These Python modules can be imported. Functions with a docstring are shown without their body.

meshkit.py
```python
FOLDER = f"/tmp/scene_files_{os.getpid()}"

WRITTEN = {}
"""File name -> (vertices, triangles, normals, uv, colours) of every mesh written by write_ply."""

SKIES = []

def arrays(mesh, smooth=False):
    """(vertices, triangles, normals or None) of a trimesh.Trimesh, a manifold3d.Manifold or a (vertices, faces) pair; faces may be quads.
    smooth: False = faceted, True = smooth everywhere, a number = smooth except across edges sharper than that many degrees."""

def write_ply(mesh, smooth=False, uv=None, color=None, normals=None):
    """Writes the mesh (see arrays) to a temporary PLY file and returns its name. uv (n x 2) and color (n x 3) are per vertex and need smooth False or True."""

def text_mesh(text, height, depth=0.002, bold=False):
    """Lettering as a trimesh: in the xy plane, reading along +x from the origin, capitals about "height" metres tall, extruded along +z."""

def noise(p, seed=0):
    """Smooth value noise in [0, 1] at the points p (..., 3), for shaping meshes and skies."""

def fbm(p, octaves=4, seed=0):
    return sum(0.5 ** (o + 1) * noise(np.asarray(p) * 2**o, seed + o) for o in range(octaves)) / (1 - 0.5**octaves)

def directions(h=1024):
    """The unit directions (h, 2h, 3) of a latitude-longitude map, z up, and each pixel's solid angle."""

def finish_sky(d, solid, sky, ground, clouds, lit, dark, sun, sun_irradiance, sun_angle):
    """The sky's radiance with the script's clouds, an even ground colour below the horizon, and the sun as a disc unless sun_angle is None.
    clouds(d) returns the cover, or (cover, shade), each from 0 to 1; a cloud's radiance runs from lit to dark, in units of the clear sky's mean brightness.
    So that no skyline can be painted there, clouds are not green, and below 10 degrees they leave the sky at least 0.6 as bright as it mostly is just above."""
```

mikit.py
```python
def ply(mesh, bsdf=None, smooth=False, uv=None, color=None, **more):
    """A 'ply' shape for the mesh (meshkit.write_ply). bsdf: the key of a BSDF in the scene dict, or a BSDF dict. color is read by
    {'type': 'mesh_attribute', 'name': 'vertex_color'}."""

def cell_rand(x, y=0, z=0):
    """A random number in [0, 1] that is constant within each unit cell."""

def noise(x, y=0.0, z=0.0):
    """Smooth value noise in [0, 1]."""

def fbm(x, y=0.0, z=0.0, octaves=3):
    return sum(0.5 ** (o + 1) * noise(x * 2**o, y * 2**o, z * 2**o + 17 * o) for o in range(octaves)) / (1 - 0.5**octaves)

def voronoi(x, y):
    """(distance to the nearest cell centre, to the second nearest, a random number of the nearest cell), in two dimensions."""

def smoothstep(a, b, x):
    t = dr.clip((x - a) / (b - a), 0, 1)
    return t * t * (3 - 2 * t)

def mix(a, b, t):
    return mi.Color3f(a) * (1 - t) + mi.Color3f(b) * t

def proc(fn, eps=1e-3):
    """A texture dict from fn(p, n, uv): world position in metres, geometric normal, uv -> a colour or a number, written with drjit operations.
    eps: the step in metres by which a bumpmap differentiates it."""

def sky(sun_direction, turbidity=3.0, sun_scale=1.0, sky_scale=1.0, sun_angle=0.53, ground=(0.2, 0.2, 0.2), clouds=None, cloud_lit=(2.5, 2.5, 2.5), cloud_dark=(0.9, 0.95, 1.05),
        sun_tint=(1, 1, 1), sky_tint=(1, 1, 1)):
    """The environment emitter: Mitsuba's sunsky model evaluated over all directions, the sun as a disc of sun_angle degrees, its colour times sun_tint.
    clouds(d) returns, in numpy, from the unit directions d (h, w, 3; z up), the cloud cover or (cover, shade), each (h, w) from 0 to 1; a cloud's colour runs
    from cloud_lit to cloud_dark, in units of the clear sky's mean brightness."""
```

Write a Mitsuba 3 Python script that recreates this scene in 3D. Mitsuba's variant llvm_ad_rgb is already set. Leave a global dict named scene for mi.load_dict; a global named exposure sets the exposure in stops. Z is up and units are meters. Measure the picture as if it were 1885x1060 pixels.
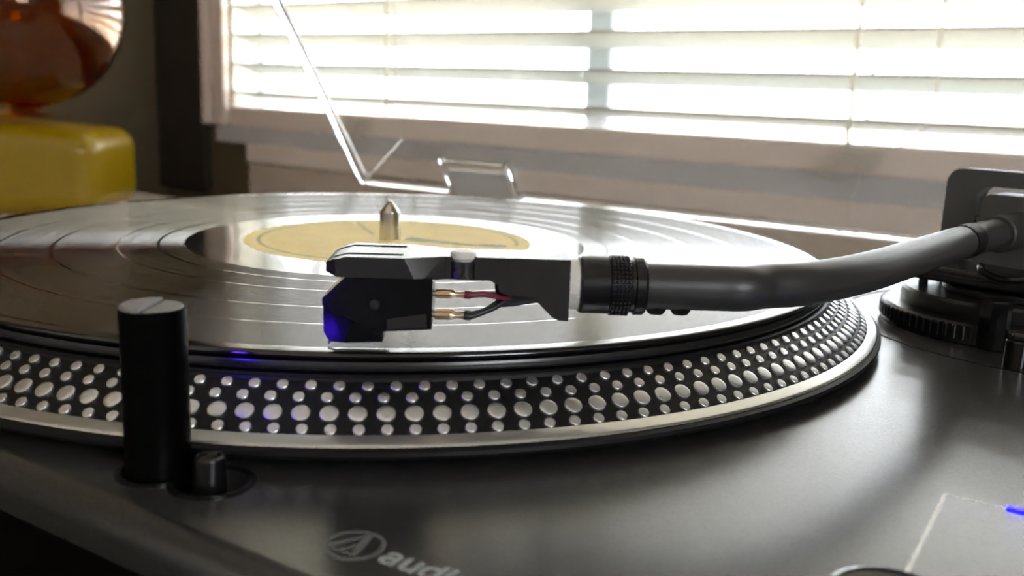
import math
import random
import numpy as np
import trimesh
import manifold3d as m3
import mitsuba as mi
import drjit as dr
import mikit
import meshkit
from mikit import proc, noise, fbm, smoothstep, mix, cell_rand
from shapely.geometry import Polygon, Point

random.seed(7)
T = mi.ScalarTransform4f
scene, labels = {}, {}
MM = 0.001          # every helper below works in millimetres; the scene is in metres. Origin: spindle axis on the record's top.

# ------------------------------------------------------------------ camera, sky, exposure
EYE = np.array([216.975, -260.755, 52.819]) * MM
FWD = np.array([-0.5228152876608047, 0.8284639686639568, -0.2007775575449522])
UP = np.array([-0.13837382, 0.14992857, 0.97896614])
scene['camera'] = {'type': 'thinlens', 'fov': 56.589, 'fov_axis': 'x', 'near_clip': 0.01, 'far_clip': 100.0,
                   'aperture_radius': 0.0009, 'focus_distance': 0.235,
                   'to_world': T().look_at(origin=EYE.tolist(), target=(EYE + FWD).tolist(), up=UP.tolist())}


def cloud_cover(d):
    n = 0.5 + 0.5 * np.sin(3.1 * d[..., 0] + 2.0 * np.sin(4.3 * d[..., 1] + 1.0)) * np.cos(5.2 * d[..., 2])
    return np.clip(0.55 + 0.5 * n, 0, 1), 0.25 * n


scene['sky'] = mikit.sky((-0.35, -0.75, 0.75), turbidity=3.5, sun_scale=1.0, sky_scale=1.0, ground=(0.42, 0.41, 0.38),
                         clouds=cloud_cover, cloud_lit=(2.3, 2.3, 2.25), cloud_dark=(1.2, 1.25, 1.32))
exposure = 6.0

# ------------------------------------------------------------------ materials


def rgb(*c):
    return {'type': 'rgb', 'value': list(c)}


def srgb(r, g, b):
    return [(((v / 255) + 0.055) / 1.055) ** 2.4 if v > 10 else v / 255 / 12.92 for v in (r, g, b)]


def mat(name, color, rough=0.4, spec=0.5, metal=0.0, two=True, **kw):
    c = color if isinstance(color, dict) else rgb(*color)
    b = {'type': 'principled', 'base_color': c, 'roughness': rough if isinstance(rough, dict) else float(rough), 'metallic': float(metal), **kw}
    if not metal:
        b['specular'] = float(spec)
    scene[name] = {'type': 'twosided', 'b': b} if two else b
    return name


def painted(a, b, scale=6.0):
    return proc(lambda p, n, uv: mix(a, b, fbm(p.x * scale, p.y * scale, p.z * scale)))


mat('m_wall', painted((0.115, 0.094, 0.060), (0.135, 0.110, 0.072)), 0.8, 0.2)
mat('m_wall_light', painted((0.58, 0.55, 0.53), (0.62, 0.59, 0.57)), 0.8, 0.2)
mat('m_sill', painted((0.58, 0.59, 0.62), (0.62, 0.63, 0.66), 9), 0.45, 0.4)
mat('m_trim', painted((0.82, 0.74, 0.69), (0.86, 0.78, 0.73), 9), 0.5, 0.4)
mat('m_ceiling', painted((0.74, 0.75, 0.77), (0.78, 0.79, 0.81)), 0.9, 0.1)
mat('m_floor', painted((0.05, 0.045, 0.04), (0.08, 0.07, 0.06), 3), 0.7, 0.2)
mat('m_dark_post', painted((0.030, 0.027, 0.023), (0.040, 0.036, 0.030), 20), 0.55, 0.3)
mat('m_sash', (0.60, 0.66, 0.70), 0.35, 0.5)
mat('m_board', painted((0.66, 0.57, 0.49), (0.70, 0.61, 0.53), 9), 0.55, 0.3)
mat('m_white', (0.84, 0.83, 0.77), 0.5, 0.3)
mat('m_desk', proc(lambda p, n, uv: mix((0.64, 0.57, 0.52), (0.72, 0.65, 0.60), fbm(p.x * 4, p.y * 60, p.z * 60))), 0.35, 0.5)
scene['m_slat'] = {'type': 'principledthin', 'base_color': rgb(0.50, 0.51, 0.475), 'roughness': 0.5, 'diff_trans': 0.36, 'spec_trans': 0.0, 'eta': 1.4}
scene['m_cord'] = {'type': 'principledthin', 'base_color': rgb(0.75, 0.75, 0.71), 'roughness': 0.6, 'diff_trans': 1.1, 'spec_trans': 0.0, 'eta': 1.3}
scene['m_pane'] = {'type': 'thindielectric', 'int_ior': 1.5}
scene['m_acrylic_sheet'] = {'type': 'thindielectric', 'int_ior': 1.49}
scene['m_acrylic'] = {'type': 'dielectric', 'int_ior': 1.49}
mat('m_hinge', (0.80, 0.80, 0.78), 0.5, 0.4)
mat('m_cap', (0.20, 0.20, 0.20), 0.45, 0.6)

scene['m_plinth'] = {'type': 'twosided', 'b': {'type': 'principled', 'metallic': 0.8, 'roughness': 0.23,
                     'base_color': proc(lambda p, n, uv: mix((0.11, 0.11, 0.111), (0.15, 0.15, 0.151), noise(p.x * 2600, p.y * 2600, p.z * 2600)))}}
mat('m_black_satin', (0.005, 0.0052, 0.0055), 0.26, 0.5)
mat('m_black_gloss', (0.004, 0.004, 0.0045), 0.12, 0.5)
mat('m_black_matte', (0.007, 0.007, 0.0075), 0.42, 0.25)
mat('m_lamp', (0.0015, 0.0015, 0.0015), 0.35, 0.07)
mat('m_rubber', (0.012, 0.012, 0.012), 0.24, 0.6)
mat('m_arm', (0.030, 0.031, 0.030), 0.38, 0.6)
mat('m_bearing', (0.075, 0.075, 0.073), 0.42, 0.5)
mat('m_headshell', (0.006, 0.006, 0.0065), 0.31, 0.9)
mat('m_guard', (0.004, 0.004, 0.005), 0.2, 0.09)
mat('m_cartridge', (0.005, 0.005, 0.006), 0.2, 0.25)
mat('m_stylus_holder', (0.020, 0.019, 0.017), 0.4, 0.4)
mat('m_gasket', (0.72, 0.71, 0.67), 0.45, 0.4)
mat('m_steel', (0.66, 0.63, 0.57), 0.22, metal=1.0)
mat('m_dot', (0.88, 0.89, 0.91), 0.36, metal=1.0)
mat('m_rim_silver', (0.68, 0.68, 0.66), 0.28, metal=0.9)
mat('m_clip', (0.80, 0.60, 0.42), 0.25, metal=1.0)
mat('m_wire_red', (0.16, 0.012, 0.03), 0.4)
mat('m_wire_black', (0.015, 0.015, 0.017), 0.4)
mat('m_wire_white', (0.62, 0.56, 0.55), 0.4)
mat('m_wire_green', (0.03, 0.10, 0.05), 0.4)
mat('m_print', (0.90, 0.90, 0.90), 0.35, 0.6)
mat('m_print_text', (0.36, 0.39, 0.39), 0.45, 0.4)
mat('m_emblem', (0.13, 0.14, 0.14), 0.35, 0.5)
mat('m_seam', (0.004, 0.004, 0.004), 0.6, 0.2)
mat('m_yellow', (0.30, 0.195, 0.003), 0.24, 0.6)
scene['m_amber'] = {'type': 'dielectric', 'int_ior': 1.5, 'specular_transmittance': rgb(0.76, 0.44, 0.09)}
mat('m_led_body', (0.05, 0.05, 0.2), 0.3)

# vinyl: smooth lands, and grooves whose walls spread light across the groove
mat('m_vinyl', (0.006, 0.006, 0.0065), 0.10, 0.8)


def groove_mix(p, n, uv):
    r = dr.sqrt(p.x * p.x + p.y * p.y) * 1000
    return 0.45 + 0.20 * noise(r * 1.7) + 0.10 * noise(r * 7.0)


scene['m_grooves'] = {'type': 'twosided', 'b': {'type': 'blendbsdf', 'weight': proc(groove_mix),
    'a': {'type': 'roughconductor', 'material': 'none', 'specular_reflectance': rgb(0.13, 0.13, 0.133), 'alpha_u': 0.035, 'alpha_v': 0.015},
    'b': {'type': 'roughconductor', 'material': 'none', 'specular_reflectance': rgb(0.50, 0.50, 0.505), 'alpha_u': 0.62, 'alpha_v': 0.018}}}


def label_print(p, n, uv):
    """The record's paper label: pale yellow, a thin green ring, faint rows of small type on one half, pale green shapes on the other."""
    x, y = p.x * 1000, p.y * 1000
    r = dr.sqrt(x * x + y * y)
    c = mix((0.90, 0.73, 0.32), (0.93, 0.77, 0.37), noise(x * 0.25, y * 0.25))
    green = mi.Color3f(0.34, 0.40, 0.24)
    left = x * 0.85 + y * 0.53 < -2
    ring = smoothstep(0.9, 0.5, dr.abs(r - 45.4)) * dr.select(left | (y > 20), 1.0, 0.0)
    c = mix(c, green, 0.75 * ring)
    rows = smoothstep(0.30, 0.45, dr.abs(dr.abs(y * 0.46 - dr.floor(y * 0.46)) - 0.5))
    words = dr.select(noise(x * 0.8, dr.floor(y * 0.46) * 7.3) > 0.42, 1.0, 0.0)
    block = dr.select(left & (r < 42) & (r > 14) & ((x + 17) ** 2 + (y + 4) ** 2 > 64), 1.0, 0.0)
    c = mix(c, (0.60, 0.43, 0.14), 0.45 * rows * words * block)
    seal = smoothstep(0.9, 0.4, dr.abs(dr.sqrt((x + 15) ** 2 + (y + 4) ** 2) - 8.5))
    c = mix(c, (0.86, 0.72, 0.34), 0.8 * seal)
    t = (x + 38.2) * 0.79 - (y - 25.0) * 0.615
    side = dr.abs((x + 38.2) * 0.615 + (y - 25.0) * 0.79)
    c = mix(c, green, dr.select((t > 0) & (t < 34) & (side < 0.7), 0.6, 0.0))
    # a tall shape with a slanted end, a pale arc in it, and an oval
    u, v = x - 17.0, y - 9.0
    along, across = u * 0.94 + v * 0.34, -u * 0.34 + v * 0.94
    shape = dr.select((dr.abs(along) < 14) & (across < 5.5 - 0.28 * (along + 14)) & (across > -4.5), 1.0, 0.0)
    c = mix(c, (0.30, 0.36, 0.24), 0.85 * shape)
    arc = smoothstep(1.0, 0.5, dr.abs(dr.sqrt((x - 8) ** 2 + (y - 9) ** 2) - 8))
    c = mix(c, (0.60, 0.60, 0.42), 0.9 * arc * shape)
    oval = dr.select(((x - 34.5) * 0.8 + (y - 14) * 0.6) ** 2 / 30 + ((y - 14) * 0.8 - (x - 34.5) * 0.6) ** 2 / 9 < 1, 1.0, 0.0)
    c = mix(c, (0.33, 0.37, 0.24), 0.85 * oval)
    return c


mat('m_label', proc(label_print), 0.6, 0.2)

# ------------------------------------------------------------------ mesh helpers (millimetres)


def tm(x):
    if isinstance(x, trimesh.Trimesh):
        return x
    if hasattr(x, 'to_mesh'):
        m = x.to_mesh()
        return trimesh.Trimesh(np.array(m.vert_properties[:, :3]), np.array(m.tri_verts), process=False)
    return trimesh.Trimesh(np.asarray(x[0], float), np.asarray(x[1], int), process=False)


def man(x):
    x = tm(x)
    x.merge_vertices()
    return m3.Manifold(m3.Mesh(np.asarray(x.vertices, np.float32), np.asarray(x.faces, np.uint32)))


def join(*ms):
    return trimesh.util.concatenate([tm(m) for m in ms])


def moved(mesh, M):
    mesh = tm(mesh).copy()
    v = np.asarray(mesh.vertices) @ M[:3, :3].T + M[:3, 3]
    f = np.asarray(mesh.faces)
    if np.linalg.det(M[:3, :3]) < 0:
        f = f[:, ::-1]
    return trimesh.Trimesh(v, f, process=False)


def at(mesh, x=0, y=0, z=0):
    M = np.eye(4)
    M[:3, 3] = x, y, z
    return moved(mesh, M)


def frame(o, ex, ey, ez):
    M = np.eye(4)
    M[:3, 0], M[:3, 1], M[:3, 2], M[:3, 3] = ex, ey, ez, o
    return M


def lathe(profile, seg=64, closed=False):
    """Profile of (r, z), from the bottom outside upwards: faces look away from the axis."""
    pr = np.array(profile, float)
    n = len(pr)
    a = np.linspace(0, 2 * np.pi, seg, endpoint=False)
    v = np.stack([pr[None, :, 0] * np.cos(a)[:, None], pr[None, :, 0] * np.sin(a)[:, None], np.broadcast_to(pr[None, :, 1], (seg, n))], -1).reshape(-1, 3)
    f = []
    for i in range(seg):
        j = (i + 1) % seg
        for k in range(n if closed else n - 1):
            l = (k + 1) % n
            A, B, C, D = i * n + k, j * n + k, j * n + l, i * n + l
            if pr[k, 0] > 1e-9:
                f.append((A, B, C))
            if pr[l, 0] > 1e-9:
                f.append((A, C, D))
    m = trimesh.Trimesh(v, f, process=False)
    m.merge_vertices()
    return m


def tube(path, r, seg=12, caps=True):
    P = np.array(path, float)
    n = len(P)
    R = np.broadcast_to(np.asarray(r, float), (n,))
    t = np.gradient(P, axis=0)
    t /= np.linalg.norm(t, axis=1, keepdims=True)
    u = np.cross(t[0], [0, 0, 1.0] if abs(t[0][2]) < 0.9 else [1.0, 0, 0])
    rings = []
    a = np.linspace(0, 2 * np.pi, seg, endpoint=False)
    for i in range(n):
        u = u - t[i] * (u @ t[i])
        u /= np.linalg.norm(u)
        w = np.cross(t[i], u)
        rings.append(P[i] + R[i] * (np.cos(a)[:, None] * u + np.sin(a)[:, None] * w))
    v = np.vstack(rings)
    f = []
    for i in range(n - 1):
        for k in range(seg):
            l = (k + 1) % seg
            A, B, C, D = i * seg + k, i * seg + l, (i + 1) * seg + l, (i + 1) * seg + k
            f += [(A, B, C), (A, C, D)]
    if caps:
        v = np.vstack([v, P[:1], P[-1:]])
        for k in range(seg):
            l = (k + 1) % seg
            f += [(n * seg, l, k), (n * seg + 1, (n - 1) * seg + k, (n - 1) * seg + l)]
    return trimesh.Trimesh(v, f, process=False)


def smooth_path(pts, n=40):
    from scipy.interpolate import CubicSpline
    pts = np.array(pts, float)
    d = np.r_[0, np.cumsum(np.linalg.norm(np.diff(pts, axis=0), axis=1))]
    return CubicSpline(d, pts)(np.linspace(0, d[-1], n))


def box(x0, x1, y0, y1, z0, z1, b=0.0):
    if b <= 0:
        m = trimesh.creation.box((x1 - x0, y1 - y0, z1 - z0))
        return at(m, (x0 + x1) / 2, (y0 + y1) / 2, (z0 + z1) / 2)
    pts = []
    for x in (x0, x1):
        for y in (y0, y1):
            for z in (z0, z1):
                sx, sy, sz = (1 if x == x0 else -1), (1 if y == y0 else -1), (1 if z == z0 else -1)
                pts += [(x, y + sy * b, z + sz * b), (x + sx * b, y, z + sz * b), (x + sx * b, y + sy * b, z)]
    return tm(m3.Manifold.hull_points(np.array(pts, float)))


def rbox(x0, x1, y0, y1, z0, z1, r, seg=24):
    """A box with round edges."""
    s = m3.Manifold.sphere(r, seg)
    return tm(m3.Manifold.batch_hull([s.translate((x, y, z)) for x in (x0 + r, x1 - r) for y in (y0 + r, y1 - r) for z in (z0 + r, z1 - r)]))


def rrect(w, h, r, n=8):
    """Outline of a rounded rectangle, anticlockwise."""
    out = []
    for cx, cy, a0 in ((w / 2 - r, h / 2 - r, 0), (-w / 2 + r, h / 2 - r, 90), (-w / 2 + r, -h / 2 + r, 180), (w / 2 - r, -h / 2 + r, 270)):
        for k in range(n + 1):
            a = math.radians(a0 + 90 * k / n)
            out.append((cx + r * math.cos(a), cy + r * math.sin(a)))
    return out


def prism(outline, h, b=0.0, holes=()):
    """The outline extruded from z=0 to h, its upper and lower outer edges chamfered by b."""
    outline = np.array(outline, float)
    poly = Polygon(outline)
    cs = lambda pg: m3.CrossSection([np.array(pg.exterior.coords)[:-1]] + [np.array(i.coords)[:-1] for i in pg.interiors], m3.FillRule.EvenOdd)
    full = Polygon(outline, [np.array(x, float) for x in holes])
    if b <= 0:
        return tm(cs(full).extrude(h))
    small = poly.buffer(-b, join_style=2)
    parts = [cs(poly).extrude(h - 2 * b).translate((0, 0, b))]
    # chamfers as stacked thin steps hulled per convex outline, else three fine steps
    if abs(poly.convex_hull.area - poly.area) < 1e-6 * poly.area:
        parts.append(m3.Manifold.hull_points(np.vstack([np.c_[np.array(small.exterior.coords), np.full(len(small.exterior.coords), z)] for z in (0, h)] + [np.c_[outline, np.full(len(outline), z)] for z in (b, h - b)])))
    else:
        for k in range(4):
            q = poly.buffer(-b * (1 - (k + 0.5) / 4), join_style=2)
            if q.geom_type == 'Polygon':
                z = b * k / 4
                parts.append(cs(q).extrude(h - 2 * z).translate((0, 0, z)))
    m = m3.Manifold.batch_boolean(parts, m3.OpType.Add)
    for x in holes:
        m = m - m3.CrossSection([np.array(x, float)], m3.FillRule.EvenOdd).extrude(h + 2).translate((0, 0, -1))
    return tm(m)


def obj(key, mesh, bsdf, label=None, cat=None, group=None, kind=None, smooth=30, M=None, **more):
    """One entry of the scene, from a mesh in millimetres."""
    mesh = tm(mesh).copy()
    if M is not None:
        mesh = moved(mesh, M)
    mesh = trimesh.Trimesh(np.asarray(mesh.vertices) * MM, mesh.faces, process=False)
    scene[key] = mikit.ply(mesh, bsdf, smooth=smooth, **more)
    tag(key, label, cat, group, kind)
    return key


def tag(key, label=None, cat=None, group=None, kind=None):
    d = {k: v for k, v in (('label', label), ('category', cat), ('group', group), ('kind', kind)) if v}
    if d:
        labels[key] = d


def ann(r0, r1, z, seg=256):
    """A flat ring facing up with uv: u runs outwards, v around."""
    a = np.linspace(0, 2 * np.pi, seg + 1)
    rs = np.linspace(r0, r1, 5)
    v = np.array([(r * math.cos(t), r * math.sin(t), z) for t in a for r in rs])
    uv = np.array([((r - r0) / 100, t) for t in a for r in rs])
    f = []
    n = len(rs)
    for i in range(seg):
        for k in range(n - 1):
            A, B, C, D = i * n + k, i * n + k + 1, (i + 1) * n + k + 1, (i + 1) * n + k
            f += [(A, B, C), (A, C, D)]
    return trimesh.Trimesh(v, f, process=False), uv


# ------------------------------------------------------------------ the room (u along the window wall, D towards it)
NW = np.array([0.07022617, 0.99753109, 0.0])
EW = np.array([0.99753109, -0.07022617, 0.0])
WALL = frame((0, 0, 0), EW, NW, (0, 0, 1.0))
Z_FLOOR, Z_CEIL, U_L, U_R, D_F = -860.0, 1560.0, -1192.0, 1400.0, -1500.0
WIN = (-1012.0, 348.0, -38.0, 1080.0)          # opening: u0, u1, z0, z1


def wall_with_hole(u0, u1, z0, z1, hole, d0, d1):
    a, b, c, d = hole
    out = [box(u0, a, d0, d1, z0, z1), box(b, u1, d0, d1, z0, z1), box(a, b, d0, d1, z0, c), box(a, b, d0, d1, d, z1)]
    return join(*out)


obj('wall_back', wall_with_hole(U_L, U_R, Z_FLOOR, Z_CEIL, WIN, 700, 800), 'm_wall', 'brown painted wall around the window', kind='structure', smooth=False, M=WALL)
obj('wall_left', box(U_L - 80, U_L, D_F, 800, Z_FLOOR, Z_CEIL), 'm_wall', 'olive brown side wall behind the yellow box', kind='structure', smooth=False, M=WALL)
SIDE_WIN = (-920.0, -360.0, 220.0, 780.0)      # a second, plain window in the right wall: D0, D1, z0, z1
a, b, c, d = SIDE_WIN
right = [box(U_R, U_R + 80, D_F, a, Z_FLOOR, Z_CEIL), box(U_R, U_R + 80, b, 800, Z_FLOOR, Z_CEIL), box(U_R, U_R + 80, a, b, Z_FLOOR, c), box(U_R, U_R + 80, a, b, d, Z_CEIL)]
obj('wall_right', join(*right), 'm_wall_light', kind='structure', smooth=False, M=WALL)
obj('window_2', join(box(U_R + 20, U_R + 60, a, a + 35, c, d), box(U_R + 20, U_R + 60, b - 35, b, c, d), box(U_R + 20, U_R + 60, a, b, c, c + 35), box(U_R + 20, U_R + 60, a, b, d - 35, d)), 'm_sash', kind='structure', smooth=False, M=WALL)
obj('window_2__pane', ([(U_R + 40, a, c), (U_R + 40, b, c), (U_R + 40, b, d), (U_R + 40, a, d)], [(0, 1, 2), (0, 2, 3)]), 'm_pane', smooth=False, M=WALL)
obj('wall_front', box(U_L, U_R, D_F - 80, D_F, Z_FLOOR, Z_CEIL), 'm_wall_light', kind='structure', smooth=False, M=WALL)
obj('floor', box(U_L - 80, U_R + 80, D_F - 80, 800, Z_FLOOR - 40, Z_FLOOR), 'm_floor', kind='structure', smooth=False, M=WALL)
obj('ceiling', box(U_L - 80, U_R + 80, D_F - 80, 800, Z_CEIL, Z_CEIL + 40), 'm_ceiling', kind='structure', smooth=False, M=WALL)
# the dark corner post and the window's casing
obj('trim_1', box(U_L, -1066, 688, 700, -120, Z_CEIL, 2), 'm_dark_post', 'dark board in the corner left of the window', kind='structure', smooth=False, M=WALL)
casing = join(box(-1064, -1048, 682, 700, -12, 1140, 2), box(-1040, -1012, 686, 700, -12, 1140, 2), box(-1048, -1040, 697, 700, -12, 1140),
              box(348, 376, 686, 700, -12, 1140, 2), box(384, 400, 682, 700, -12, 1140, 2), box(-1064, 400, 684, 700, 1080, 1140, 2))
obj('trim_2', casing, 'm_trim', 'pinkish casing down the left side of the window', kind='structure', smooth=False, M=WALL)
obj('trim_3', box(-1036, 376, 688, 800, -38, -13, 1.0), 'm_sill', 'window sill board under the blind', kind='structure', smooth=False, M=WALL)
obj('trim_4', box(-958, 340, 684, 700, -64, -38, 0.8), 'm_trim', 'pale apron board under the window sill', kind='structure', smooth=False, M=WALL)
jamb = join(box(WIN[0], WIN[0] + 4, 702, 752, -12, WIN[3]), box(WIN[1] - 4, WIN[1], 702, 752, -12, WIN[3]))
obj('trim_5', jamb, 'm_white', 'white lining of the window opening', kind='structure', smooth=False, M=WALL)
obj('trim_6', box(-962, 700, 692, 700, -116, -66, 0.8), 'm_board', 'tan board along the wall behind the desk', kind='structure', smooth=False, M=WALL)
# the window: sashes at the back of the opening
u0, u1, z0, z1 = WIN
obj('window_1', join(box(u0, u0 + 14, 752, 796, z0 + 25, z1), box(u1 - 14, u1, 752, 796, z0 + 25, z1), box(u0, u1, 752, 796, z1 - 14, z1), box(u0, u1, 752, 796, z0 + 25, z0 + 38)),
    'm_sash', 'sliding window behind the white blind', kind='structure', smooth=False, M=WALL)
obj('window_1__meeting_stile', box(-397, -360, 748, 790, z0 + 38, z1 - 14, 3), 'm_sash', smooth=False, M=WALL)
for k, (a, b) in enumerate(((u0 + 14, -397), (-360, u1 - 14))):
    obj('window_1__pane' + ('_001' if k else ''), ([(a, 772, z0 + 38), (b, 772, z0 + 38), (b, 772, z1 - 14), (a, 772, z1 - 14)], [(0, 1, 2), (0, 2, 3)]), 'm_pane', smooth=False, M=WALL)

# ------------------------------------------------------------------ the blind
tag('window_blind', 'white horizontal slat blind hanging in the bright window', 'blind')
SL0, SL1 = -1005.0, 342.0


def slat_mesh(tilt, w=50.0, th=2.6, crown=2.6):
    """A crowned slat along u, its room edge raised by tilt degrees."""
    n = 10
    ys = np.linspace(-w / 2, w / 2, n + 1)
    top = [(y, crown * (1 - (2 * y / w) ** 2) + th / 2) for y in ys]
    bot = [(y, z - th) for y, z in top]
    sec = np.array(top + bot[::-1])
    c, s = math.cos(math.radians(-tilt)), math.sin(math.radians(-tilt))
    sec = np.stack([sec[:, 0] * c - sec[:, 1] * s, sec[:, 0] * s + sec[:, 1] * c], 1)
    m = m3.CrossSection([sec[::-1]], m3.FillRule.NonZero).extrude(SL1 - SL0)
    return moved(m, frame((SL0, 0, 0), (0, 1, 0), (0, 0, 1), (1, 0, 0)))


zs = [(34.5, 12.0), (74.5, 17.0)] + [(116.0 + 42.0 * k, 19.0 if k < 2 else 14.0) for k in range(22)]
for k, (z, tilt) in enumerate(zs):
    obj('window_blind__slat' + (f'_{k:03d}' if k else ''), at(slat_mesh(tilt), 0, 716, z), 'm_slat', smooth=40, M=WALL)
obj('window_blind__bottom_rail', box(SL0, SL1, 691, 741, -12.9, 16.5, 3), 'm_trim', 'wide flat bottom rail', smooth=30, M=WALL)
obj('window_blind__head_rail', box(SL0, SL1, 690, 745, 1040, 1078, 3), 'm_trim', smooth=False, M=WALL)
for k, u in enumerate((-668.0, -57.0)):
    for j, d in enumerate((687.5, 744.0)):
        q = 2 * k + j
        wob = [(u + 1.2 * math.sin(z * 0.15), d, z) for z in np.linspace(12, 1040, 200)]
        obj('window_blind__ladder_cord' + (f'_{q:03d}' if q else ''), tube(wob, 2.5, 8), 'm_cord', smooth=True, M=WALL)


def lift_cord(u, seed):
    """A cord that hangs straight, bends over the bottom rail and ends in loose coils in front of it."""
    rnd = random.Random(seed)
    pts = [(u + 4 - 0.004 * z, 681, z) for z in (1000, 700, 400, 160, 90, 50)] + [(u - 6, 680, 28), (u - 22, 678, 17), (u - 45, 676, 14), (u - 70, 676, 16)]
    for k in range(26):
        a = k * 0.9
        pts.append((u - 62 + 26 * math.cos(a) + rnd.uniform(-9, 9), 675 - 0.25 * k, -2 + 9 * math.sin(a * 1.13) + rnd.uniform(-5, 5)))
    pts += [(u - 50, 666, -12), (u - 52, 660, -30), (u - 55, 661, -50)]
    return tube(smooth_path(pts, 420), np.interp(np.linspace(0, 1, 420), [0, 0.55, 0.62, 1], [1.7, 1.7, 0.8, 0.8]), 8)


for k, (u, s) in enumerate(((14.0, 3), (-650.0, 5))):
    obj('window_blind__lift_cord' + (f'_{k:03d}' if k else ''), lift_cord(u, s), 'm_cord', smooth=True, M=WALL)

# ------------------------------------------------------------------ desk
Z_DESK = -114.0
tag('desk', 'long brown wooden desk along the window that carries the turntable', 'desk')
obj('desk__top', box(-1150, 1100, -182, 575, Z_DESK - 28, Z_DESK, 4), 'm_desk', smooth=30, M=WALL)
for k, (a, b) in enumerate(((-1110, -140), (1060, -140), (-1110, 535), (1060, 535))):
    obj('desk__leg' + (f'_{k:03d}' if k else ''), box(a - 25, a + 25, b - 25, b + 25, Z_FLOOR, Z_DESK - 28, 3), 'm_desk', smooth=False, M=WALL)

# ------------------------------------------------------------------ turntable: plinth
tag('turntable', 'black direct drive turntable with dotted platter and S shaped arm, playing a record', 'turntable')
ZP = -19.0
X0, X1, Y0, Y1 = -190.0, 262.0, -170.0, 182.0
plinth = man(rbox(X0, X1, Y0, Y1, -88, ZP, 5.0)).trim_by_plane((0, 0, 1), ZP - 5.0)
obj('turntable__base', man(rbox(X0, X1, Y0, Y1, -88, ZP, 5.0)).trim_by_plane((0, 0, -1), -(ZP - 9.0)), 'm_lamp', 'matt black lower body', smooth=25)
plinth = plinth + (man(rbox(X0, X1, Y0, Y1, -88, ZP, 5.0)).trim_by_plane((0, 0, 1), ZP - 9.0).trim_by_plane((0, 0, -1), -(ZP - 5.0)))
LAMP, BTN = (73.0, -154.0), (84.8, -151.6)
well = Point(LAMP).buffer(6.7, 48).union(Point(BTN).buffer(6.7, 48))
wellc = m3.CrossSection([np.array(well.exterior.coords)[:-1]], m3.FillRule.NonZero)
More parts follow.
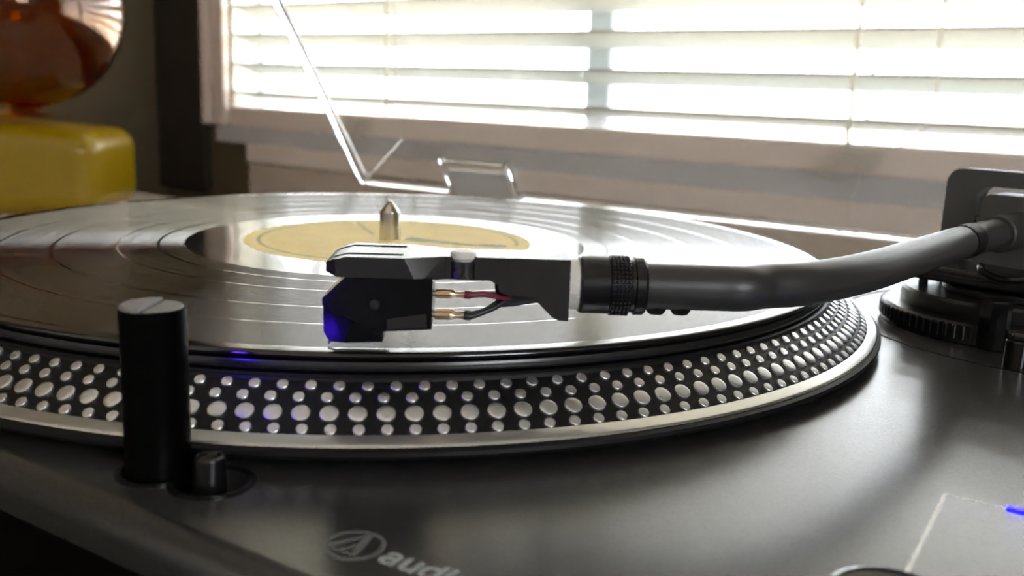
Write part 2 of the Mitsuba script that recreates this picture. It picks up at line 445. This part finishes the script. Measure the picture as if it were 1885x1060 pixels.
plinth = man(plinth) - wellc.extrude(6).translate((0, 0, ZP - 4.5)) - m3.Manifold.cylinder(20, 150, 150, 128).translate((0, 0, ZP - 8))
obj('turntable__plinth', plinth, 'm_plinth', smooth=25)
for k, (a, b) in enumerate(((X0 + 45, Y0 + 45), (X1 - 45, Y0 + 45), (X0 + 45, Y1 - 45), (X1 - 45, Y1 - 45))):
    obj('turntable__foot' + (f'_{k:03d}' if k else ''), at(lathe([(0, 0), (24, 0), (26, 2), (26, 18), (22, 26), (0, 26)], 40), a, b, Z_DESK), 'm_rubber')
outer = Polygon([(X0, Y0), (X1 - 1, Y0), (X1 - 1, Y1 - 1), (X0, Y1 - 1)])
seam = Point(207.5, 103.8).buffer(70, 128).difference(Point(207.5, 103.8).buffer(69.4, 128)).intersection(outer.buffer(-4))
seam_parts = list(seam.geoms) if hasattr(seam, 'geoms') else [seam]
obj('turntable__plinth__seam', join(*[m3.CrossSection([np.array(g.exterior.coords)[:-1]] + [np.array(i.coords)[:-1] for i in g.interiors], m3.FillRule.EvenOdd).extrude(0.22) for g in seam_parts]), 'm_seam', 'thin dark seam around the arm base', smooth=False, M=frame((0, 0, ZP - 0.02), (1, 0, 0), (0, 1, 0), (0, 0, 1)))


def ring_of(poly, h, z):
    return at(m3.CrossSection([np.array(poly.exterior.coords)[:-1]] + [np.array(i.coords)[:-1] for i in poly.interiors], m3.FillRule.EvenOdd).extrude(h), 0, 0, z)


esc = Point(LAMP).buffer(7.9, 48).union(Point(BTN).buffer(7.9, 48))
obj('turntable__lamp_surround', join(ring_of(esc.difference(esc.buffer(-0.5)), 0.25, ZP), ring_of(esc.buffer(-0.5).difference(well), 0.5, ZP)), 'm_black_satin', smooth=False)
# pop up lamp: two half caps of unequal height, a lens that looks at the stylus
lx, ly = LAMP
R = 5.9
body = m3.Manifold.cylinder(33.2, R, R, 64).translate((lx, ly, ZP - 1.5))
ldir = np.array([0.27, 0.963])
M_lens = frame((lx, ly, 7.0), (ldir[0], ldir[1], 0), (-ldir[1], ldir[0], 0), (0, 0, 1))
notch = man(moved(box(2.5, 8, -2.6, 2.6, -3.0, 2.4), M_lens))
obj('turntable__target_lamp', body - notch, 'm_lamp', smooth=25)
capA = m3.Manifold.hull_points(np.vstack([np.c_[rr * np.cos(t), rr * np.sin(t), np.full(40, z)] for rr, z in ((R, 12.7), (R - 0.15, 13.3), (R - 0.7, 13.7)) for t in [np.linspace(0, 2 * np.pi, 40)]]))
right, left = capA.trim_by_plane((0.86, 0.5, 0), 0.35), capA.trim_by_plane((-0.86, -0.5, 0), 0.35)
obj('turntable__target_lamp__cap', join(right.translate((lx, ly, -0.9)), left.translate((lx, ly, -0.4))), 'm_cap', smooth=35)
scene['turntable__target_lamp__lens'] = mikit.ply(trimesh.Trimesh(np.asarray(moved(rbox(2.6, 3.4, -1.8, 1.8, -2.4, 1.9, 0.35, 12), M_lens).vertices) * MM, moved(rbox(2.6, 3.4, -1.8, 1.8, -2.4, 1.9, 0.35, 12), M_lens).faces, process=False),
    'm_led_body', smooth=30, emitter={'type': 'area', 'radiance': rgb(0.08, 0.015, 1.3)})
tag('turntable__target_lamp__lens', 'small blue lit lens')
obj('turntable__lamp_button', at(lathe([(0, 0), (2.9, 0), (2.9, 7.2), (2.6, 7.7), (2.0, 7.8), (1.6, 7.3), (0, 7.2)], 32), BTN[0] + 1.0, BTN[1] - 1.2, ZP - 1.9), 'm_black_satin', 'small round lamp button', smooth=35)

# emblem and lettering
em = np.array([121.8, -154.4])
ring = ring_of(Point(em).buffer(5.1, 64).difference(Point(em).buffer(4.35, 64)), 0.12, ZP)
V = [np.array(q) for q in ((118.5, -156.9), (121.6, -150.2), (124.0, -157.2))]


def stroke(a, b, w, h=0.12):
    a, b = np.array(a, float), np.array(b, float)
    d = (b - a) / np.linalg.norm(b - a)
    n = np.array([-d[1], d[0]]) * w / 2
    return at(m3.CrossSection([np.array([a + n, a - n, b - n, b + n])[::1]], m3.FillRule.NonZero).extrude(h), 0, 0, ZP)


obj('turntable__emblem', join(ring, stroke(V[0], V[1], 0.75), stroke(V[1], V[2], 1.3), stroke(V[0], V[2], 0.4), stroke((121.2, -156.9), (122.3, -153.6), 0.7)), 'm_emblem', 'round printed emblem with a triangle', smooth=False)
txt = meshkit.text_mesh('audio-technica', 4.7, 0.12, bold=True)
obj('turntable__lettering', at(txt, 127.6, -156.1, ZP), 'm_print_text', 'pale printed lettering', smooth=False)
# pitch slider: a printed frame, a lit blue mark
fr = [stroke((197.1, -72.0), (197.1, -158), 0.75, 0.05), stroke((197.1, -72.0), (226, -72.0), 0.4, 0.05), stroke((226, -72), (226, -158), 0.75, 0.05), stroke((197.1, -158), (226, -158), 0.4, 0.05)]
obj('turntable__slider_frame', join(*fr), 'm_print', 'thin pale printed outline', smooth=False)
mark = rbox(207.6, 215.6, -72.9, -71.1, ZP - 0.3, ZP + 0.5, 0.35, 12)
scene['turntable__slider_light'] = mikit.ply(trimesh.Trimesh(np.asarray(mark.vertices) * MM, mark.faces, process=False), 'm_led_body', smooth=30, emitter={'type': 'area', 'radiance': rgb(0.0, 0.0, 0.6)})
tag('turntable__slider_light', 'short lit blue bar')
obj('turntable__slider_knob', at(lathe([(0, 0), (8.9, 0), (9.1, 1), (9.1, 4.4), (8.8, 4.9), (8.0, 5.1), (7.0, 4.6), (0, 4.2)], 64), 198.2, -128.4, ZP), 'm_black_gloss', 'round black button', smooth=35)

# ------------------------------------------------------------------ platter, mat, record
obj('turntable__platter', lathe([(0, -19.5), (158, -17.6), (164, -17.4), (166.0, -17.0), (166.5, -16.2), (166.4, -15.4), (165.2, -14.85), (164.9, -14.8), (162.3, -13.75), (162.0, -13.5), (150.9, -6.1), (150.6, -5.5), (150.6, -5.2), (150.2, -4.8), (0, -4.8)], 360), 'm_black_matte', smooth=25)
obj('turntable__platter__rim_band', lathe([(162.2, -13.6), (165.0, -14.8), (165.4, -14.75), (165.2, -14.45), (164.9, -14.2), (162.5, -13.25), (162.2, -13.3)], 360, closed=True), 'm_rim_silver', 'silver band around the rim', smooth=40)


def dot_mesh(r, h=0.55):
    return lathe([(r * 1.02, -0.5), (r, h * 0.75), (r * 0.9, h * 0.98), (r * 0.5, h * 1.03), (0, h * 1.05)], 18)


dots, k = [], 0
small = mikit.ply(trimesh.Trimesh(np.asarray(dot_mesh(1.24).vertices) * MM, dot_mesh(1.24).faces, process=False), 'm_dot', smooth=35)
large = mikit.ply(trimesh.Trimesh(np.asarray(dot_mesh(1.92).vertices) * MM, dot_mesh(1.92).faces, process=False), 'm_dot', smooth=35)
for row, (r, z, n, ph, big) in enumerate(((151.9, -6.75, 167, -64.70, 0), (154.4, -8.45, 172, -63.10, 0), (157.75, -10.65, 178, -62.49, 1), (161.0, -12.8, 184, -62.00, 0))):
    for i in range(n):
        a = ph + 360.0 * i / n
        p = np.array([r * math.cos(math.radians(a)), r * math.sin(math.radians(a)), z])
        dots.append((np.linalg.norm(p - EYE / MM), a, r, z, big))
dots.sort()
far = []
for i, (_, a, r, z, big) in enumerate(dots):
    tw = T().rotate([0, 0, 1], a) @ T().translate([r * MM, 0, z * MM]) @ T().rotate([0, 1, 0], 33.4)
    if i < 300:
        scene['turntable__platter__strobe_dot' + (f'_{i:03d}' if i else '')] = {**(large if big else small), 'to_world': tw}
    else:
        M = np.array(tw.matrix, float)
        M[:3, 3] *= 1000
        far.append(moved(dot_mesh(1.92 if big else 1.24), M))
labels['turntable__platter__strobe_dot'] = {'label': 'raised silver strobe dots'}
obj('turntable__platter__strobe_dots', join(*far), 'm_dot', kind='stuff', smooth=35)
obj('turntable__spindle', lathe([(3.6, -5), (3.6, 9.7), (3.45, 10.1), (1.0, 13.4), (0.55, 13.8), (0, 13.9)], 48), 'm_steel', 'steel spindle with a pointed tip', smooth=30)

obj('slipmat', lathe([(3.7, -4.7), (149.0, -4.7), (149.6, -4.2), (149.8, -3.3), (149.4, -2.4), (148.4, -1.95), (3.7, -1.95)], 360), 'm_rubber', 'thin black rubber mat between the platter and the record', 'mat', smooth=40)
tag('vinyl_record', 'black vinyl record with a yellow label turning under the stylus', 'record')
obj('vinyl_record__disc', lathe([(3.65, -1.85), (149.0, -1.85), (150.3, -1.5), (150.8, -0.8), (150.65, -0.3), (150.3, -0.06), (149.8, 0.0), (146.9, 0.0), (146.5, -0.06), (146.1, -0.25), (69.0, -0.25), (68.4, -0.20), (54, -0.20), (52.5, -0.02), (3.65, 0.0), (3.65, -1.85)], 480), 'm_vinyl', smooth=40)
edges = (146.6, 126.2, 109.2, 90.2, 77.6, 68.9)
for k in range(5):
    r1, r0 = edges[k] - 0.45, edges[k + 1] + 0.45
    m, uv = ann(r0, r1, -0.22)
    obj('vinyl_record__track_band' + (f'_{k:03d}' if k else ''), m, 'm_grooves', smooth=True, uv=uv)
obj('vinyl_record__label', lathe([(50.4, -0.1), (50.4, 0.04), (50.2, 0.09), (3.7, 0.09)], 180), 'm_label', 'pale yellow paper label with green print', smooth=25)

# ------------------------------------------------------------------ arm: frame of the headshell (s along it from the stylus, w towards the camera)
S = np.array([82.6, -118.6, 0.0])
AX = np.array([0.8197, 0.5728, 0.0])
AX /= np.linalg.norm(AX)
WX = np.array([AX[1], -AX[0], 0.0])
ARM = frame(S, AX, WX, (0, 0, 1.0))
SIDE = frame((0, 0, 0), (1, 0, 0), (0, 0, 1), (0, -1, 0))      # a profile drawn in (s, z), extruded towards -w


def side_prism(profile, w0, w1, b=0.0):
    return moved(at(prism(profile, w1 - w0, b), 0, 0, -w1), SIDE)


def arm_lathe(profile, z=14.3, seg=64, w=0.0):
    """Profile of (r, s) turned about the arm's axis."""
    return moved(lathe(profile, seg), frame((0, w, z), (0, 1, 0), (0, 0, 1), (1, 0, 0)))


A = m3.Manifold.hull_points(np.array([(s_, q * w_, z_) for z_, o in ((15.0, ((0.4, 6.6), (2.6, 9.0), (18.6, 9.0), (24.0, 5.4))), (20.6, ((0.4, 6.6), (2.6, 9.0), (15.8, 9.0), (24.0, 5.4)))) for s_, w_ in o for q in (-1, 1)]))
A = A + man(box(20, 49.3, -5.4, 5.4, 4, 24))
prof = [(-0.3, 18.0), (0.2, 16.9), (3.0, 16.2), (20.5, 16.2), (22, 15.7), (33.2, 15.5), (34.6, 14.8), (35.0, 13.4), (36.6, 12.7), (41.0, 12.4), (43.0, 11.2), (46.0, 8.3), (47.2, 7.7), (49.3, 7.6), (49.3, 20.3), (4.6, 20.3), (2.0, 19.6), (0.5, 18.8)]
B = man(side_prism(prof, -12, 12))
shell = A ^ B
slots = m3.Manifold()
for w in (-5.0, 5.0):
    shell = shell - man(box(4.4, 15.6, w - 1.1, w + 1.1, 16.9, 22)) - man(moved(box(-3.2, 0.3, w - 1.1, w + 1.1, -2.2, 1.5), frame((4.6, 0, 20.3), (0.92, 0, 0.38), (0, 1, 0), (-0.38, 0, 0.92))))
obj('turntable__headshell', shell, 'm_headshell', smooth=25, M=ARM)
obj('turntable__headshell__screw_post', at(lathe([(2.8, 15.9), (2.8, 19.4), (0, 19.4)], 32), 27.6, 4.0, 0), 'm_headshell', smooth=35, M=ARM)
obj('turntable__headshell__screw', at(lathe([(2.2, 19.4), (2.2, 19.6), (2.6, 19.9), (2.6, 20.9), (2.2, 21.3), (0, 21.4)], 32), 27.6, 4.0, 0), 'm_gasket', 'small pale screw', smooth=35, M=ARM)
obj('turntable__headshell__gasket', arm_lathe([(0, 49.0), (5.0, 49.0), (5.2, 49.4), (5.2, 51.4), (5.0, 51.9), (0, 51.9)]), 'm_gasket', 'pale ring gasket', smooth=35, M=ARM)

# cartridge
cart = side_prism([(7.0, 3.2), (12.0, 3.2), (12.0, 4.9), (21.6, 5.6), (21.6, 16.1), (4.6, 16.1), (-0.6, 11.0), (-0.6, 9.6)], -7.6, 7.6, 0.45)
taper = man(prism([(-0.8, -5.0), (6.5, -7.7), (22, -7.7), (22, 7.7), (6.5, 7.7), (-0.8, 5.0)], 30))
obj('turntable__cartridge', man(cart) ^ taper, 'm_cartridge', smooth=25, M=ARM)
guard = m3.Manifold.hull_points(np.array([(s_, q * w_, z_) for s_, w_, z_ in ((-0.5, 4.36, 9.2), (0.9, 5.05, 9.2), (-0.25, 5.54, 4.2), (1.0, 6.52, 2.5), (4.3, 8.12, 2.65), (11.9, 8.1, 3.0), (11.9, 7.7, 5.0), (5.5, 7.7, 7.0)) for q in (-1, 1)]))
obj('turntable__cartridge__guard', guard, 'm_guard', 'stylus holder with a slanted front', smooth=False, M=ARM)
obj('turntable__cartridge__side_plate', side_prism([(12.6, 5.4), (20.6, 6.0), (20.6, 8.9), (12.6, 7.6)], 7.2, 7.75, 0.15), 'm_stylus_holder', 'dull side plate', smooth=False, M=ARM)
obj('turntable__cartridge__boss', moved(lathe([(1.05, 0), (1.05, 0.7), (0.8, 0.95), (0, 1.0)], 20), frame((10.2, 7.4, 10.6), (1, 0, 0), (0, 0, -1), (0, 1, 0))), 'm_stylus_holder', smooth=35, M=ARM)
obj('turntable__cartridge__stylus', join(tube([(5.5, 0, 3.2), (2.5, 0, 1.8), (0.2, 0, 0.75)], [0.42, 0.38, 0.3], 10), lathe([(0.0, 0.0), (0.12, 0.12), (0.26, 0.55), (0.26, 1.0), (0, 1.0)], 12)), 'm_steel', 'thin cantilever and needle', smooth=40, M=ARM)
wires = (('m_wire_red', 5.2, 12.6, 1.8), ('m_wire_black', 5.2, 8.2, 1.6), ('m_wire_white', -4.4, 10.7, -1.6), ('m_wire_green', -4.4, 6.4, -1.4))
for k, (m, w, z, w2) in enumerate(wires):
    sfx = f'_{k:03d}' if k else ''
    obj('turntable__cartridge__pin' + sfx, tube([(21.2, w, z), (23.0, w, z)], 0.55, 12), 'm_steel', smooth=40, M=ARM)
    obj('turntable__cartridge__clip' + sfx, tube([(22.1, w, z), (22.2, w, z), (25.0, w, z), (25.6, w, z), (26.0, w, z - 0.1), (28.6, w, z - 0.1)], [0.7, 0.95, 0.95, 0.9, 0.55, 0.55], 16), 'm_clip', 'brass lead clip', smooth=40, M=ARM)
    obj('turntable__headshell__lead_wire' + sfx, tube(smooth_path([(28.0, w, z - 0.1), (29.5, w, z - 0.1), (31.5, w * 0.9, z + (0.0 if z > 10 else 0.5)), (34.5, (w + w2) / 2, (z + 11.4) / 2), (37.5, w2, 11.5), (42.5, w2 * 0.8, 12.4)], 30), [0.8] * 3 + [0.62] * 27, 12), m, {'m_wire_red': 'dark red lead wire', 'm_wire_black': 'black lead wire', 'm_wire_white': 'white lead wire', 'm_wire_green': 'green lead wire'}[m], smooth=60, M=ARM)
obj('turntable__headshell__sleeve', tube(smooth_path([(34.5, 0.6, 10.8), (36.5, 0.6, 11.0), (39, 0.5, 11.5), (43, 0.3, 12.6)], 20), np.linspace(1.7, 2.3, 20), 16), 'm_wire_black', 'black sleeve over the wires', smooth=60, M=ARM)
obj('turntable__headshell__solder_boss', rbox(34.2, 38.5, -3, 3.6, 12.2, 16.2, 1.1), 'm_black_satin', smooth=40, M=ARM)

# tube, collar
pts = [S + AX * s + np.array([0, 0, 14.3]) for s in (62, 66, 70, 74, 78, 82, 86)]
pts += [np.array([x, y, 14.3]) for x, y in ((155.2, -64.6), (159.6, -58.3), (163.3, -50.3), (166.7, -39.5), (169.6, -26.3), (172.3, -8.5), (175.2, 13.6), (178.5, 37.8), (182.4, 61.4), (187.0, 82.0), (190.5, 96.0))]
ap = smooth_path(pts, 120)
obj('turntable__tonearm', tube(ap, 4.8, 40), 'm_arm', 'grey S shaped arm tube', smooth=60)
obj('turntable__tonearm__collar', arm_lathe([(0, 51.4), (4.4, 51.4), (5.7, 51.6), (6.0, 52.1), (6.0, 57.6), (5.8, 57.9), (5.8, 62.0), (5.6, 62.2), (5.6, 62.9), (6.05, 63.1), (6.05, 64.9), (5.7, 65.4), (4.7, 65.6), (0, 65.6)]), 'm_black_satin', 'black locking collar', smooth=30, M=ARM)
kn = []
for i in range(40):
    a = 2 * math.pi * i / 40
    for j in range(5):
        b = box(-0.33, 0.33, -0.38, 0.38, 0, 0.55, 0.12)
        r = 5.75
        kn.append(moved(b, frame((58.35 + 0.8 * j, r * math.cos(a), 14.3 + r * math.sin(a)), (1, 0, 0), (0, -math.sin(a), math.cos(a)), (0, math.cos(a), math.sin(a)))))
obj('turntable__tonearm__knurling', join(*kn), 'm_black_satin', 'knurled grip', smooth=False, M=ARM)
for k, s in enumerate((68.2, 73.4)):
    obj('turntable__tonearm__stop' + (f'_{k:03d}' if k else ''), at(lathe([(0, 8.5), (1.5, 8.5), (1.9, 8.9), (2.5, 10.3), (2.5, 11.5), (0, 11.5)], 24), s, 0, 0), 'm_black_satin', smooth=35, M=ARM)
obj('turntable__tonearm__band', tube(ap[-32:-26], 5.15, 40), 'm_black_matte', 'black band at the end of the tube', smooth=60)
# bearing: collar, outer frame, inner block
t2 = np.array([0.245, 0.9695, 0.0])
r2 = np.array([0.9695, -0.245, 0.0])
PV = np.array([192.0, 100.0, 14.3])
BEAR = frame(PV, r2, t2, (0, 0, 1.0))
FACE = frame((0, 0, 0), (1, 0, 0), (0, 0, 1), (0, -1, 0))
obj('turntable__tonearm__ring', moved(lathe([(0, -24.2), (5.4, -24.2), (5.9, -23.8), (6.05, -23.2), (6.05, 2), (0, 2)], 48), frame((0, 0, 0), (1, 0, 0), (0, 0, 1), (0, 1, 0))), 'm_arm', 'thicker grey end of the tube', smooth=35, M=BEAR)


def face_prism(w, h, r, z, d0, d1, b, hole=None):
    holes = [] if hole is None else [[(x, y + hole[3]) for x, y in rrect(hole[0], hole[1], hole[2])]]
    return at(moved(at(prism(rrect(w, h, r), d1 - d0, b, holes), 0, 0, -d1), FACE), 0, 0, z)


obj('turntable__bearing_frame', face_prism(53, 40, 5.5, -1.3, -3.0, 5.0, 0.25, (31, 29, 4.5, 0.0)), 'm_bearing', 'dark rounded frame around the arm pivot', smooth=25, M=BEAR)
blk = man(face_prism(26.5, 25, 4.0, -1.5, -5.5, 7.0, 0.25)) - man(box(8.5, 16, -8, -4.0, 3.6, 6.4))
obj('turntable__bearing_block', blk, 'm_bearing', 'dark rounded block inside the frame', smooth=25, M=BEAR)
obj('turntable__bearing_pin', moved(tube([(-17, 0, 1.5), (-12, 0, 1.5)], 1.2, 16), np.eye(4)), 'm_steel', smooth=40, M=BEAR)
# arm base
BC = (188.6, 95.0)
teeth = []
for i in range(90):
    a = 2 * math.pi * i / 90
    teeth.append(moved(box(-0.5, 0.7, -0.62, 0.62, -2.3, 2.3, 0.25), frame((BC[0] + 37.6 * math.cos(a), BC[1] + 37.6 * math.sin(a), -15.2), (math.cos(a), math.sin(a), 0), (-math.sin(a), math.cos(a), 0), (0, 0, 1))))
obj('turntable__height_ring', at(lathe([(0, -19), (37.1, -19), (37.5, -18.6), (37.5, -12.9), (36.7, -12.3), (32.0, -12.0), (0, -12.0)], 128), *BC), 'm_black_satin', 'black ridged adjusting ring', smooth=30)
obj('turntable__height_ring__ridges', join(*teeth), 'm_black_satin', smooth=False)
obj('turntable__arm_base', at(lathe([(0, -12.2), (31.6, -12.2), (31.8, -11.5), (31.8, -7.6), (31.0, -6.6), (0, -6.2)], 128), *BC), 'm_black_satin', smooth=30)
BB = frame((*BC, 0.0), r2, t2, (0, 0, 1.0))
obj('turntable__arm_base__pedestal', at(lathe([(0, -6.4), (21.5, -6.4), (21.8, -6.1), (21.8, -4.6), (21.2, -4.2), (0, -4.2)], 96), 4, -2, 0), 'm_black_satin', smooth=30, M=BB)
obj('turntable__arm_base__post', at(lathe([(0, -7.4), (1.6, -7.4), (1.6, -1), (0, -1)], 20), -22, -12, 0), 'm_black_satin', smooth=30, M=BB)
obj('turntable__arm_base__lift_platform', join(rbox(-27, 30, -21, 16, -3.6, 1.4, 1.2), box(-26, 8, -22.0, -20.4, -1.2, -0.6, 0.2)), 'm_black_satin', 'flat black block under the pivot', smooth=35, M=BB)
arc = [(8 + 9.5 * math.cos(a), -18 - 6.5 * math.sin(a), 1.2 + 2.2 * abs(math.cos(a)) ** 2) for a in np.linspace(0, math.pi, 24)]
obj('turntable__arm_base__lift_arc', tube(arc, 1.1, 12), 'm_black_gloss', 'curved arm lift', smooth=60, M=BB)
hexo = [(4.5 * math.cos(math.radians(60 * k + 20)), 4.5 * math.sin(math.radians(60 * k + 20))) for k in range(6)]
obj('turntable__arm_rest_post', at(prism(hexo, 15.5, 0.5), 190.5, 58.5, ZP), 'm_black_gloss', 'six sided glossy black post', smooth=False)
obj('turntable__lift_lever', join(at(lathe([(0, 0), (3.6, 0), (3.6, 8), (3.3, 8.4), (0, 8.6)], 32), 199.0, 38.5, ZP), at(rbox(-2, 18, -2, 2, 8, 10.5, 1.0), 199.0, 38.5, ZP)), 'm_black_gloss', smooth=35)

# ------------------------------------------------------------------ dust cover, hinged at the back and open
tag('dust_cover', 'clear acrylic dust cover standing open behind the record', 'dust cover')
th = math.radians(55)
HF, HU = np.array([0, -math.cos(th), math.sin(th)]), np.array([0, math.sin(th), math.cos(th)])
LID = frame((0, 200, -6), (1, 0, 0), HF, HU)
LX0, LX1, LF, LH = -188.0, 262.0, 352.0, 46.0


def quad(a, b, c, d):
    return ([a, b, c, d], [(0, 1, 2), (0, 2, 3)])


obj('dust_cover__top_panel', quad((LX0, 0, LH), (LX1, 0, LH), (LX1, LF, LH), (LX0, LF, LH)), 'm_acrylic_sheet', smooth=False, M=LID)
for k, q in enumerate((quad((LX0, 0, 1), (LX0, LF, 1), (LX0, LF, LH), (LX0, 0, LH)), quad((LX1, 0, 1), (LX1, LF, 1), (LX1, LF, LH), (LX1, 0, LH)), quad((LX0, 0, 1), (LX1, 0, 1), (LX1, 0, LH), (LX0, 0, LH)), quad((LX0, LF, 1), (LX1, LF, 1), (LX1, LF, LH), (LX0, LF, LH)))):
    obj('dust_cover__wall' + (f'_{k:03d}' if k else ''), q, 'm_acrylic_sheet', smooth=False, M=LID)
HX = (-119.0, -69.0)
rims = [rbox(LX0 - 2.8, LX0 + 2.8, -1.6, LF, -2.6, 2.6, 1.6, 16), rbox(LX1 - 2.8, LX1 + 2.8, -1.6, LF, -2.6, 2.6, 1.6, 16),
        rbox(LX0 + 2.9, HX[0] - 0.4, -1.6, 1.6, -2.0, 2.0, 1.0, 16), rbox(HX[1] + 0.4, LX1 - 2.9, -1.6, 1.6, -2.0, 2.0, 1.0, 16)]
for k, m in enumerate(rims):
    obj('dust_cover__rim' + (f'_{k:03d}' if k else ''), m, 'm_acrylic', 'thick clear edge', smooth=40, M=LID)
edges_ = [tube([(LX0, 0, 2.5), (LX0, 0, LH)], 0.5, 8)]
for k, m in enumerate(edges_):
    obj('dust_cover__corner' + (f'_{k:03d}' if k else ''), m, 'm_acrylic', smooth=60, M=LID)
# hinge pocket: clear bars around a grey hinge leaf
pk = [box(HX[0], HX[0] + 3.2, 0.6, 26, -2.2, 3, 0.5), box(HX[1] - 3.2, HX[1], 0.6, 26, -2.2, 3, 0.5), box(HX[0] + 3.4, HX[1] - 3.4, 22.8, 26, -2.2, 3, 0.5)]
for k, m in enumerate(pk):
    obj('dust_cover__hinge_pocket' + (f'_{k:03d}' if k else ''), m, 'm_acrylic', 'clear hinge pocket', smooth=False, M=LID)
obj('dust_cover__hinge', box(HX[0] + 4.2, HX[1] - 4.2, -12, 17.5, -1.4, 1.4, 0.4), 'm_hinge', 'grey hinge leaf', smooth=False, M=LID)

# ------------------------------------------------------------------ yellow box and amber globe
BX = frame((-960, 430, Z_DESK), (0.80, 0.60, 0), (-0.60, 0.80, 0), (0, 0, 1.0))
s = m3.Manifold.sphere(26, 32)
corners = [(x, y, z) for x, zt in ((-140, 119), (92, 103)) for y in (-60, 60) for z in (26.5, zt - 26)]
obj('yellow_box', m3.Manifold.batch_hull([s.translate(c) for c in corners]), 'm_yellow', 'glossy yellow box with rounded corners below the amber globe', 'box', smooth=40, M=BX)
g_out = [(0, 0), (34, 0), (35, 1.5), (33, 3.5), (20, 6), (17, 8.5), (19, 11)]
for a in np.linspace(-79, 75, 34):
    g_out.append((121 * math.cos(math.radians(a)), 131 + 121 * math.sin(math.radians(a))))
g_in = []
for a in np.linspace(75, -78, 34):
    g_in.append((118 * math.cos(math.radians(a)), 131 + 118 * math.sin(math.radians(a))))
g_in += [(22, 17), (18, 26), (9, 31), (0, 32)]
obj('amber_globe', lathe(g_out + g_in, 72), 'm_amber', 'round amber glass globe standing on the yellow box', 'glass globe', smooth=40, M=frame((-940, 425, 2.0), (1, 0, 0), (0, 1, 0), (0, 0, 1)))

del k, m
